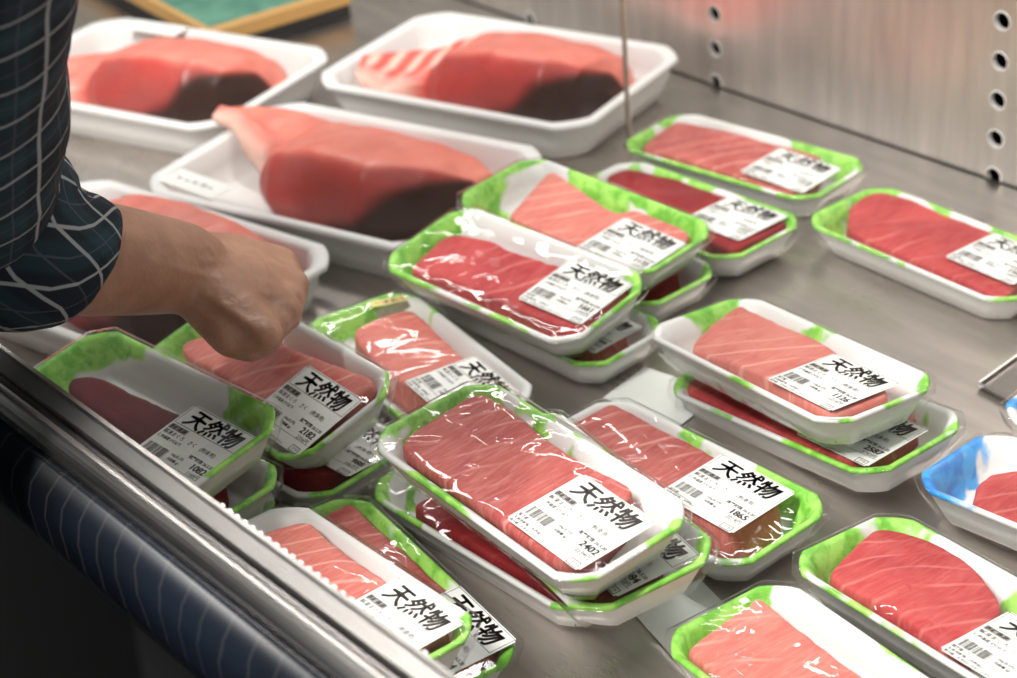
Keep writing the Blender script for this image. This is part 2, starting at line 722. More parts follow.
TITLE = text_mesh([(ch, x0 + dx, .0128 + dy, .0164, .00004, 'LEFT') for ch, x0 in (('天', -.0245), ('然', -.0080), ('物', .0085))
                   for dx, dy in ((-.0005, .0003), (-.00025, -.0003), (0, .0), (.00025, .0003), (.0005, -.0003))], 'title print')
for v in TITLE.vertices:
    # brush-like slant and swell
    v.co.x += (v.co.y - .018) * .10
    v.co.y += .0006 * math.sin(v.co.x * 260)
SMALL = text_mesh([('長崎県産', -.0292, .0052, .0040, .00012, 'LEFT'), ('解凍まぐろ　さく　(刺身用)', -.0292, .0004, .0040, .00003, 'LEFT'),
                   ('保存温度 5℃以下', -.0292, -.0040, .0028, .00006, 'LEFT'), ('消費期限 26.5.20', .0290, -.0075, .0032, .00010, 'RIGHT'),
                   ('100g当 (円)', .0060, -.0120, .0025, .00004, 'RIGHT'), ('内容量 (g)', .0060, -.0160, .0025, .00006, 'RIGHT'),
                   ('加工者', -.0292, -.0214, .0025, .00006, 'LEFT'), ('生食用鮮魚　水産加工', -.0292, -.0246, .0025, .00004, 'LEFT'), ('要冷蔵　お早めにお召し上がりください', -.0292, -.0277, .0023, .00003, 'LEFT'),
                   ('プラ', .0272, -.0268, .0030, .00006, 'RIGHT')], 'small print')
bars = []
bx = -.0285
rr = random.Random(3)
while bx < -.0085:
    w_ = rr.choice((.0003, .0005, .0008))
    bars.append((bx, -.0180, bx + w_, -.0098))
    bx += w_ + rr.choice((.0003, .0004, .0007))
BARS = rects('barcode', bars, M['ink'])
LINES = rects('printed rules', frame_rects(-.0297, .0102, .0297, .0278, .0004) + [(-.0297, -.0193, .0297, -.0190)] + frame_rects(.0198, -.0282, .0284, -.0230, .0006), M['ink'])
GREY = rects('grey highlight', [(-.0296, .0045, -.0125, .0090)], M['ink_grey'])
LABEL_BM = bmesh.new()
add_box(LABEL_BM, (-LW / 2, -LH / 2, 0), (LW / 2, LH / 2, .00025))
bmesh.ops.bevel(LABEL_BM, geom=[e for e in LABEL_BM.edges if abs((e.verts[0].co - e.verts[1].co).z) > .0001], offset=.0015, segments=2, affect='EDGES')
LABEL = bpy.data.meshes.new('label')
LABEL_BM.to_mesh(LABEL)
LABEL_BM.free()
LABEL.materials.append(M['label'])


def add_label(root, lx, ly, plane, price, rz=0., full=True):
    gx, gy, z0 = plane
    xa = Vector((1, 0, gx)).normalized()
    za = Vector((-gx, -gy, 1)).normalized()
    ya = za.cross(xa)
    m = Matrix((xa, ya, za)).transposed().to_4x4() @ Matrix.Rotation(rz, 4, 'Z')
    m.translation = Vector((lx, ly, z0)) + za * .0007
    lb = link('price_label', LABEL, None, root)
    lb.matrix_local = m

    def put(name, me, z):
        o = link(name, me, None, lb)
        o.location = (0, 0, z)
    put('title_print', TITLE, .00032)
    put('small_print', SMALL, .00036)
    put('barcode', BARS, .00032)
    put('printed_rule', LINES, .00030)
    put('grey_highlight', GREY, .00029)
    if price:
        tax = int(int(price) * 1.08)
        me = text_mesh([(price, .0284, -.0142, .0070, .00006, 'RIGHT'), (price, .0281, -.0140, .0070, .00006, 'RIGHT'), (price, .0278, -.0142, .0070, .00006, 'RIGHT'), ('%d円' % tax, .0282, -.0186, .0040, .00006, 'RIGHT')], 'price print')
        put('price_print', me, .00032)
    return lb


# small settling moves so that neighbouring packs touch without cutting into each other
NUDGE = {4: (0, 0, .0017), 3: (.0008, -.0008, .0017), 1: (.0181, -.0142, .0162), 2: (0, .0014, 0), 5: (.0034, -.0027, .0024), 6: (0, .0066, 0), 8: (.0050, -.0018, 0), 9: (0, .0080, 0), 10: (0, -.0015, 0), 14: (0, -.0036, 0),
         16: (-.0055, -.0136, 0), 18: (-.0058, -.0062, .0016), 19: (-.0232, -.0062, 0), 20: (.0054, -.0026, .0040), 21: (.0033, -.0049, 0), 22: (.0010, .0003, 0),
         23: (.0110, -.0140, .0104), 25: (.0029, -.0025, 0), 26: (0, -.0065, 0), 29: (0, .0730, 0)}
GROUP = 'tuna packs laid out on the steel deck'


def zoomed(scale, ox, oy, pts):
    return [(ox + x / scale, oy + y / scale) for x, y in pts]


def tuna_pack(p, label, meat, poly_px=None, poly=None, h=.0262, lab_px=None, lab=None, price=None, blue=False, seed=0, sag=.0001, tilt=(0, 0), lrz=0., narrow=1.):
    if seed in NUDGE:
        p = tuple(a + b for a, b in zip(p[:3], NUDGE[seed])) + p[3:]
    mtx = pose(*p) @ Matrix.Diagonal((1, narrow, 1, 1))
    root = bpy.data.objects.new('tuna_pack', None)
    COL.objects.link(root)
    root.matrix_world = mtx
    tag(root, label, 'tuna pack', GROUP)
    me = TRAY
    if blue:
        me = TRAY.copy()
        me.materials[1] = M['tray_blue']
    link('foam_tray', me, None, root)
    if poly_px:
        poly = [to_local(mtx, q, h) for q in poly_px]
    poly = [(max(-.0895, min(.0895, q[0])), max(-.0375, min(.0375, q[1]))) for q in poly]
    mm, bv = meat_mesh('tuna block', poly, h, seed, tilt=tilt)
    mm.materials.append(M[meat])
    link('tuna_block', mm, None, root)
    if lab_px:
        q = to_local(mtx, lab_px, TH + .002)
        lab = (q.x, q.y)
    if lab:
        lab = (max(-.064, min(.064, lab[0])), max(-.0155, min(.0155, lab[1])))
    fm, plane = film_mesh('wrap film', bv, lab, seed + .37, sag)
    link('wrap_film', fm, None, root)
    if lab:
        add_label(root, lab[0], lab[1], plane, price, lrz)
    return root


BLOCK = [(-.075, -.028), (-.07, .026), (.0, .030), (.07, .026), (.074, -.02), (0, -.03)]
Z1 = (2.988, 360, 370)
Z2 = (3.39, 540, 380)
Z3 = (2.988, 640, 285)
Z4 = (2.988, 380, 145)
Z5 = (3.625, 590, 100)
Z6 = (4.48, 790, 170)
Z7 = (3.808, 660, 500)
Z8 = (3.766, 290, 280)
Z9 = (3.39, 120, 280)
Z10 = (3.39, 20, 310)
Z11 = (3.39, 240, 478)
Z12 = (4.29, 780, 400)

tuna_pack((.2290, -.6200, .0720, -.041, .054, .021), 'tuna pack priced 2402 yen with broad red block, topmost of the front middle pile', 'meat_pink',
          zoomed(*Z1, [(100, 245), (150, 190), (330, 72), (390, 78), (640, 262), (780, 335), (812, 375), (650, 545), (575, 590), (440, 500), (240, 355), (110, 265)]),
          h=.0275, lab_px=(581, 523), price='2402', seed=1)
tuna_pack((.2440, -.5190, .0270, .001, .010, -.020), 'tuna pack priced 1865 yen showing a thick cut end, behind the 2402 yen pack', 'meat_pink',
          zoomed(*Z2, [(80, 165), (165, 78), (260, 88), (560, 240), (700, 330), (815, 415), (640, 505), (420, 385), (200, 235)]),
          lab_px=(727, 494), price='1865', seed=2)
tuna_pack((.2350, -.3990, .0590, -.139, -.045, -.099), 'tuna pack priced 1126 yen with pink block, lying on the 2587 yen pack', 'meat_fatty',
          zoomed(*Z3, [(165, 160), (290, 60), (330, 75), (440, 125), (575, 185), (735, 310), (730, 330), (600, 375), (560, 380), (390, 280), (240, 220), (165, 195)]),
          h=.024, lab_px=(833, 379), price='1126', seed=3, sag=.0002)
tuna_pack((.2520, -.3940, .0265, -.061, .020, -.110), 'tuna pack priced 2587 yen mostly covered by the 1126 yen pack', 'meat_red',
          zoomed(*Z3, [(120, 335), (190, 265), (600, 330), (820, 375), (810, 400), (640, 525), (430, 470)]),
          h=.0245, lab_px=(862, 430), price='2587', seed=4)
tuna_pack((.0020, -.4380, .0555, .069, .159, .007), 'tuna pack with long red block and label reading 1661, overlapping the 1135 yen pack', 'meat_red',
          zoomed(*Z4, [(90, 375), (200, 265), (330, 280), (380, 310), (480, 345), (540, 360), (740, 420), (700, 460), (610, 545), (570, 560), (440, 500), (250, 420), (100, 390)]),
          h=.022, lab_px=(575, 287), price='1661', seed=5, sag=.0002)
tuna_pack((.0120, -.4320, .0265, .040, .008, 0), 'tuna pack priced 1199 yen beneath the pack labelled 1661, only its corner showing', 'meat_pink',
          poly=BLOCK, h=.023, lab_px=(588, 322), price='1199', seed=6, narrow=.88)
tuna_pack((-.0240, -.3440, .0590, .074, .052, .030), 'tuna pack priced 1135 yen with pink wedge and empty green corner', 'meat_fatty',
          zoomed(*Z4, [(385, 225), (390, 205), (515, 70), (540, 90), (700, 200), (760, 190), (920, 260), (910, 290), (800, 385), (610, 320), (400, 240)]),
          h=.024, lab_px=(634, 246), price='1135', seed=7)
tuna_pack((-.0260, -.3360, .0265, .020, 0, 0), 'tuna pack with dark red block beneath the 1135 yen pack', 'meat_deep',
          poly=BLOCK, h=.023, seed=8, narrow=.88)
tuna_pack((-.0530, -.1450, .0270, .124, -.014, 0), 'tuna pack lying closest to the steel back wall', 'meat_pink',
          zoomed(*Z5, [(165, 185), (270, 75), (340, 75), (560, 130), (700, 165), (840, 205), (830, 220), (740, 335), (560, 290), (260, 215)]),
          lab_px=(791, 171), price='1418', seed=9)
tuna_pack((-.0240, -.2420, .0265, .010, .008, -.029), 'tuna pack with dark crimson block, behind the 1135 yen pack', 'meat_deep',
          zoomed(*Z5, [(55, 285), (140, 250), (330, 280), (480, 345), (600, 370), (715, 440), (690, 470), (530, 545), (430, 510), (370, 415), (140, 330)]),
          lab_px=(735, 218), price='1327', seed=10)
tuna_pack((.1670, -.1550, .0265, -.034, -.011, .002), 'tuna pack with two overlapping red pieces near the wall holes at the right', 'meat_red',
          zoomed(*Z6, [(260, 250), (275, 150), (400, 90), (600, 150), (930, 285), (1100, 380), (1050, 560), (940, 570), (740, 490), (500, 380), (280, 280)]),
          lab_px=(1003, 259), price='1560', seed=11)
tuna_pack((.4600, -.4970, .0280, -.061, -.084, -.011), 'tuna pack with large red fillet in front of the blue tray', 'meat_red',
          zoomed(*Z7, [(650, 270), (720, 200), (830, 100), (1000, 140), (1200, 260), (1300, 420), (1100, 560), (1010, 505), (850, 400), (680, 310)]),
          lab_px=(1020, 655), price='1730', seed=12)
tuna_pack((.4560, -.6000, .0265, -.103, -.004, -.001), 'tuna pack with pale pink block and no label showing, cut off by the bottom edge', 'meat_fatty',
          zoomed(*Z7, [(110, 560), (320, 375), (390, 380), (770, 678), (900, 790), (700, 880), (560, 850), (200, 678), (130, 590)]),
          seed=13)
tuna_pack((.0070, -.5320, .0265, -.167, .008, -.009), 'tuna pack with a small gold sticker and striped pink block', 'meat_fatty',
          zoomed(*Z8, [(245, 190), (440, 112), (490, 140), (665, 305), (790, 420), (700, 480), (600, 500), (515, 465), (440, 400), (300, 290)]),
          lab_px=(462, 388), price='1498', seed=14, lrz=0)
tuna_pack((-.0040, -.6520, .0640, -.015, .254, -.019), 'tuna pack priced 2182 yen directly under the fist', 'meat_fatty',
          zoomed(*Z9, [(200, 225), (260, 190), (500, 190), (600, 240), (700, 280), (868, 347), (720, 440), (560, 500), (470, 405), (300, 300), (230, 260)]),
          h=.027, lab_px=(303, 410), price='2182', seed=15)
tuna_pack((.0040, -.6440, .0265, .120, -.02, .008), 'tuna pack with rounded dark red block beneath the 2182 yen pack', 'meat_deep',
          poly=[(-.07, -.02), (-.06, .02), (0, .026), (.06, .024), (.082, .006), (.075, -.022), (.03, -.03)], h=.025, lab_px=(353, 438), price='988', seed=16)
tuna_pack((.0050, -.7520, .0860, .093, .141, -.016), 'tuna pack priced 1082 yen with small dark maroon block, behind the steel rail', 'meat_dark',
          zoomed(*Z10, [(160, 265), (180, 225), (270, 230), (340, 260), (520, 345), (640, 430), (560, 570), (430, 460), (215, 310)]),
          h=.021, lab_px=(197, 445), price='1082', seed=17)
tuna_pack((.0150, -.7570, .0530, .150, .0, 0), 'tuna pack with brownish red block directly beneath the 1082 yen pack', 'meat_deep',
          poly=[(-.07, -.026), (-.07, .026), (0, .03), (.05, .028), (.068, .012), (.05, -.026)], h=.024, seed=18)
tuna_pack((.0200, -.7550, .0265, .150, 0, 0), 'tuna pack at the floor of the pile under the 1082 yen pack, label end showing', 'meat_deep',
          poly=BLOCK, h=.023, lab=(.062, .01), seed=19)
tuna_pack((.2130, -.7640, .0570, -.044, -.004, -.083), 'tuna pack with bright pink block half hidden by the steel rail', 'meat_fatty',
          zoomed(*Z11, [(60, 190), (190, 148), (245, 152), (300, 210), (420, 300), (690, 470), (700, 500), (600, 600), (480, 600), (300, 440), (120, 280)]),
          h=.029, lab_px=(397, 634), price='1392', seed=20)
tuna_pack((.2010, -.7180, .0265, -.129, .001, .016), 'tuna pack beneath the one half hidden by the rail', 'meat_pink',
          zoomed(*Z11, [(250, 145), (350, 70), (380, 90), (660, 330), (870, 530), (880, 570), (800, 690), (700, 660), (400, 400), (280, 260)]),
          lab_px=(450, 632), price='1704', seed=21)
tuna_pack((.2060, -.6150, .0265, .020, -.007, -.016), 'tuna pack with dark red block below and to the left of the 2402 yen pack', 'meat_deep',
          zoomed(*Z1, [(140, 425), (180, 390), (240, 370), (330, 400), (560, 560), (640, 660), (620, 675), (480, 640), (330, 550), (170, 460)]),
          h=.027, seed=22, narrow=.93)
tuna_pack((.2420, -.5960, .0480, -.200, .076, -.021), 'tuna pack priced 1584 yen beneath the 2402 yen pack, right end showing', 'meat_pink',
          poly=[(-.07, -.026), (-.07, .026), (0, .026), (.07, .020), (.078, -.005), (.07, -.034), (0, -.03)], h=.024, lab_px=(628, 545), price='1584', seed=23)
tuna_pack((.4600, -.722, .0265, -.08, 0, 0), 'tuna pack of which only a green corner shows at the bottom edge', 'meat_pink', poly=BLOCK, seed=24)
tuna_pack((.4530, -.3710, .0300, .086, -.091, -.009), 'tuna pack with blue printed tray and round red piece, at the right edge', 'meat_red',
          zoomed(*Z12, [(845, 375), (900, 320), (1017, 290), (1100, 300), (1200, 400), (1150, 600), (1017, 600), (900, 545), (830, 470)]),
          h=.021, blue=True, seed=25)
tuna_pack((.4460, -.2700, .0330, .086, 0, 0), 'tuna pack with blue printed tray behind the other blue tray', 'meat_red',
          poly=BLOCK, h=.022, blue=True, seed=26)


# gold sticker on the film of the striped pink pack
def gold_sticker():
    root = [o for o in bpy.data.objects if o.parent is None and o.get('label', '').startswith('tuna pack with a small gold')][0]
    m = root.matrix_world
    a = to_local(m, (370.5, 306.5), TH)
    b = to_local(m, (405.5, 299.5), TH)
    mid = (a + b) / 2
    ang = math.atan2(b.y - a.y, b.x - a.x)
    bm = bmesh.new()
    w = (b - a).length / 2
    add_box(bm, (-w, -.0045, 0), (w, .0045, .0003))
    o = from_bm('gold_sticker', bm, M['gold'], root)
    o['label'] = 'small gold sticker'
    o.location = (mid.x, mid.y, TH + .0013)
    o.rotation_euler = (0, 0, ang)
    t = text_mesh([('一本釣り', -w * .78, -.0026, .0062, .0001, 'LEFT')], 'sticker print')
    s = link('sticker_print', t, None, o)
    s.location = (0, 0, .0004)


gold_sticker()

# ------------------------------------------------------------------ large white trays with tuna loins
BX, BY, BH = .150, .103, .040
BIG = make_tray_mesh('large tray', BX, BY, BH, .026, .016, .003, .009)
BIG.materials.append(M['foam'])


def white_tray(x, y, yaw, label, z=0., sticker=None):
    t = bpy.data.objects.new('foam_tray', None)
    COL.objects.link(t)
    t.location = (x, y, z)
    t.rotation_euler = (0, 0, yaw)
    tag(t, label, 'foam tray', 'large white foam trays')
    link('tray_shell', BIG, None, t)
    if sticker:
        sx, sy, ang = sticker
        bm = bmesh.new()
        add_box(bm, (-.034, -.013, 0), (.034, .013, .0004))
        s = from_bm('paper_slip', bm, M['sheet'], t)
        s.location = (sx, sy, BH + .0016)
        s.rotation_euler = (0, 0, ang)
        bm2 = bmesh.new()
        rr2 = random.Random(sx)
        for k in range(5):
            xx = -.024 + k * .010
            add_box(bm2, (xx, -.0025, 0), (xx + rr2.uniform(.003, .007), rr2.uniform(-.001, .002), .0002))
        w_ = from_bm('handwriting', bm2, M['ink_grey'], s)
        w_.location = (0, .001, .0005)
    return t


def lerp_tab(tab, u):
    for a, b in zip(tab, tab[1:]):
        if u <= b[0]:
            t = (u - a[0]) / (b[0] - a[0])
            t = t * t * (3 - 2 * t) * .5 + t * .5
            return [x + (y - x) * t for x, y in zip(a, b)]
    return list(tab[-1])


C_PINK = (.72, .175, .135)
C_PALE = (.80, .27, .21)
C_FACE = (.40, .065, .060)
C_EDGE = (.52, .035, .025)
C_DARK = (.045, .020, .015)
C_FAT = (.86, .62, .52)


def mixc(a, b, t):
    t = max(0, min(1, t))
    return tuple(x + (y - x) * t for x, y in zip(a, b))


def ss(a, b, x):
    t = max(0, min(1, (x - a) / (b - a)))
    return t * t * (3 - 2 * t)


def tuna_loin(x, y, yaw, tab, flap_until, stripes, label, z=0., face=C_FACE, pink=C_PINK):
    """tab rows: x, y_near, y_far, ridge height, far height"""
    nu, nv = 120, 40
    tab = [(a * 1.10, b * 1.14 - .004, c_ * 1.10 + .002, max(.006, d * 1.22 - (g - .0045)), max(.005, e * 1.6 - (g - .0045)), g) for a, b, c_, d, e, g in tab]
    flap_until *= 1.1
    bm = bmesh.new()
    cl = bm.verts.layers.float_color.new('col')
    x0, x1 = tab[0][0], tab[-1][0]
    rings = []
    for i in range(nu + 1):
        u = x0 + (x1 - x0) * i / nu
        _, yn, yf, zr, zf, base = lerp_tab(tab, u)
        w = yf - yn
        isflap = u < flap_until
        over = .0 if isflap else .004
        ctrl = [(yn + .004, base), (yn - over, base + zr * .35), (yn + .001, base + zr * .75), (yn + .012 + w * .04, base + zr), (yn + w * .35, base + zr * 1.0 - .001),
                (yn + w * .62, base + (zr + zf) * .52), (yn + w * .85, base + zf), (yf, base + zf * .45), (yf - .006, base)]
        r = []
        for j in range(nv):
            s = j / (nv - 1) * (len(ctrl) - 1)
            k = min(int(s), len(ctrl) - 2)
            t = s - k
            p0 = ctrl[max(0, k - 1)]
            p1, p2 = ctrl[k], ctrl[k + 1]
            p3 = ctrl[min(len(ctrl) - 1, k + 2)]
            q = []
            for a in (0, 1):
                q.append(.5 * ((2 * p1[a]) + (-p0[a] + p2[a]) * t + (2 * p0[a] - 5 * p1[a] + 4 * p2[a] - p3[a]) * t * t + (-p0[a] + 3 * p1[a] - 3 * p2[a] + p3[a]) * t ** 3))
            nz = noise.noise(Vector((u * 30, q[0] * 30, x * 7))) * .0022
            v = bm.verts.new((u + noise.noise(Vector((q[0] * 60, q[1] * 60, y))) * .0022, q[0], max(.0042, q[1] + nz * (.2 if j in (0, nv - 1) else 1))))
            # flesh tones
            vn = j / (nv - 1)
            n1 = noise.noise(Vector((u * 26, vn * 5, x * 3))) * .06
            cpink = mixc(pink, C_PALE, .5 + noise.noise(Vector((u * 40, q[0] * 25, 3))) * .6)
            f = ss(.39, .33, vn + n1 * .4)
            c = mixc(cpink, mixc(face, C_EDGE, .25 + noise.noise(Vector((u * 20, vn * 8, 9))) * .5), f)
            c = mixc(c, C_EDGE, ss(.03, .0, abs(vn - .36)) * .35)
            dk = ss(-.004, .022, u - (.000 + vn * .27) + n1 * .25) * ss(.43, .33, vn + n1 * .5)
            c = mixc(c, C_DARK, dk * ss(.135, .115, u))
            if isflap:
                d = flap_until - u
                fat = .5 + .5 * math.sin(u * stripes + q[0] * 60) if stripes else 0
                c = mixc(mixc(cpink, (.62, .085, .07), .8) if stripes else cpink, C_FAT, (.8 * ss(.45, .85, fat)) * ss(.25, .5, vn) if stripes else 0)
                c = mixc(c, C_FAT, ss(.40, .2, vn) * ss(0, .03, d) * .8)
                c = mixc(c, C_EDGE, ss(.03, .0, d) * ss(.5, .2, vn) * .7)
            v[cl] = (*c, 1)
            r.append(v)
        rings.append(r)
    for a, b in zip(rings, rings[1:]):
        bridge(bm, a, b, False)
        bm.faces.new((a[0], b[0], b[-1], a[-1]))
    bm.faces.new(rings[0])
    bm.faces.new(list(reversed(rings[-1])))
    o = from_bm('tuna_loin', bm, M['loin'], None, True)
    o.location = (x, y, z)
    o.rotation_euler = (0, 0, yaw)
    tag(o, label, 'tuna loin', 'tuna loins in large white trays')
    return o


T2 = (-.344, -.160, R(17))
T3 = (-.268, -.394, R(17))
T1 = (-.602, -.378, R(19))
T4 = (-.266, -.615, R(12))
white_tray(*T1, 'white foam tray behind the plaid sleeve, with a loin', sticker=(-.07, .085, 0))
white_tray(*T2, 'white foam tray at the back against the steel wall, behind the thin rod')
white_tray(*T3, 'white foam tray with a written paper slip at its corner', sticker=(-.098, -.078, R(-8)))
white_tray(-.590, -.690, R(12), 'white foam tray of which only one empty corner shows beside the plaid sleeve')
white_tray(*T4, 'white foam tray passing under the wrist')
LO2 = [(-.118, -.042, -.030, .026, .024, .024), (-.109, -.046, .000, .026, .020, .014), (-.085, -.050, .040, .022, .018, .0045), (-.052, -.030, .066, .026, .022, .0045), (-.045, -.034, .070, .034, .024, .0045),
       (-.030, -.040, .070, .044, .026, .0045), (.02, -.045, .070, .054, .028, .0045), (.07, -.044, .068, .054, .027, .0045), (.095, -.028, .062, .046, .024, .0045), (.102, .006, .052, .032, .018, .0050), (.109, .020, .042, .014, .010, .0070)]
tuna_loin(*T2, LO2, -.047, 330, 'tuna loin with pale striped belly flap, near the steel wall')
LO3 = [(-.148, .024, .036, .043, .030, .0420), (-.128, .020, .056, .044, .030, .0400), (-.110, .012, .066, .040, .028, .022), (-.085, .004, .070, .036, .028, .0045), (-.062, -.012, .072, .036, .026, .0045), (-.055, -.030, .072, .040, .026, .0045), (-.040, -.038, .072, .046, .028, .0045),
       (.0, -.044, .072, .055, .029, .0045), (.05, -.046, .070, .055, .028, .0045), (.085, -.020, .064, .046, .024, .0045), (.104, .012, .054, .030, .018, .0050), (.110, .022, .046, .014, .010, .0060)]
tuna_loin(*T3, LO3, -.057, 0, 'tuna loin with raised pointed tip, left of the packs', face=(.37, .080, .072))
tuna_loin(*T1, [(a, b, c_, d, e, g) for a, b, c_, d, e, g in LO2], -.047, 0, 'tuna loin with smooth pink top, behind the plaid sleeve', face=(.42, .085, .075))
tuna_loin(*T4, [(a, b, c_ + .002, d * 1.12, e * 1.45, g) for a, b, c_, d, e, g in LO2], -.047, 0, 'tuna loin mostly hidden under the wrist', face=(.30, .05, .05))

# ------------------------------------------------------------------ loose sheets and the clear lid


def paper(u0, v0, w, d, yaw, label, z=.0008, curl=.004):
    bm = bmesh.new()
    n = 8
    top = [[bm.verts.new((-w / 2 + w * i / n, -d / 2 + d * j / n, z + curl * (i / n) ** 3)) for j in range(n + 1)] for i in range(n + 1)]
    for i in range(n):
        for j in range(n):
            bm.faces.new((top[i][j], top[i + 1][j], top[i + 1][j + 1], top[i][j + 1]))
    g = bmesh.ops.extrude_face_region(bm, geom=list(bm.faces))
    for e in g['geom']:
        if isinstance(e, bmesh.types.BMVert):
            e.co.z += .0006
    o = from_bm('paper_card', bm, M['sheet'])
    p = at(u0, v0, 0)
    o.location = (p.x, p.y, 0)
    o.rotation_euler = (0, 0, yaw)
    tag(o, label, 'paper card', 'white cards on the deck')


paper(662, 397, .066, .050, R(10), 'white card lying under the left end of the 2587 yen pack', curl=0)
paper(690, 622, .062, .050, R(-15), 'white card lying by the 1584 yen pack near the bottom edge', curl=0)


def steel_plate():
    a, b, c_ = at(977, 384, .004), at(1008, 361.7, .004), at(1001, 396.7, .004)
    e1 = (b - a).normalized()
    e2 = (c_ - a).normalized()
    root = bpy.data.objects.new('metal_tray', None)
    COL.objects.link(root)
    root.location = (a.x, a.y, 0)
    tag(root, 'small grey metal tray at the right edge above the blue trays', 'metal tray')
    L1, L2 = .10, .06
    q = [Vector((0, 0, 0)), e2 * L2, e2 * L2 + e1 * L1, e1 * L1]
    cen = sum(q, Vector()) / 4
    bm = bmesh.new()

    def rg(f, z):
        return [bm.verts.new((*(cen + (p - cen) * f).xy, z)) for p in q]
    rs = [rg(.96, .0004), rg(1.0, .005), rg(.985, .0055), rg(.95, .005), rg(.92, .0015)]
    for r0, r1 in zip(rs, rs[1:]):
        bridge(bm, r0, r1)
    bm.faces.new(rs[-1])
    bm.faces.new(list(reversed(rs[0])))
    bmesh.ops.bevel(bm, geom=[e for e in bm.edges if e.verts[0].co.xy != e.verts[1].co.xy and False], offset=.001)
    from_bm('tray_shell', bm, M['plate'], root)


M['plate'] = simple('grey metal', (.35, .33, .32), .3, 1.)
steel_plate()
p_ = at(1009.5, 352, .026)
tuna_pack((p_.x + .100, p_.y + .047, .027, .05, 0, 0), 'tuna pack of which only one white corner shows at the right edge', 'meat_red', poly=BLOCK, seed=29)

# ------------------------------------------------------------------ the steel case


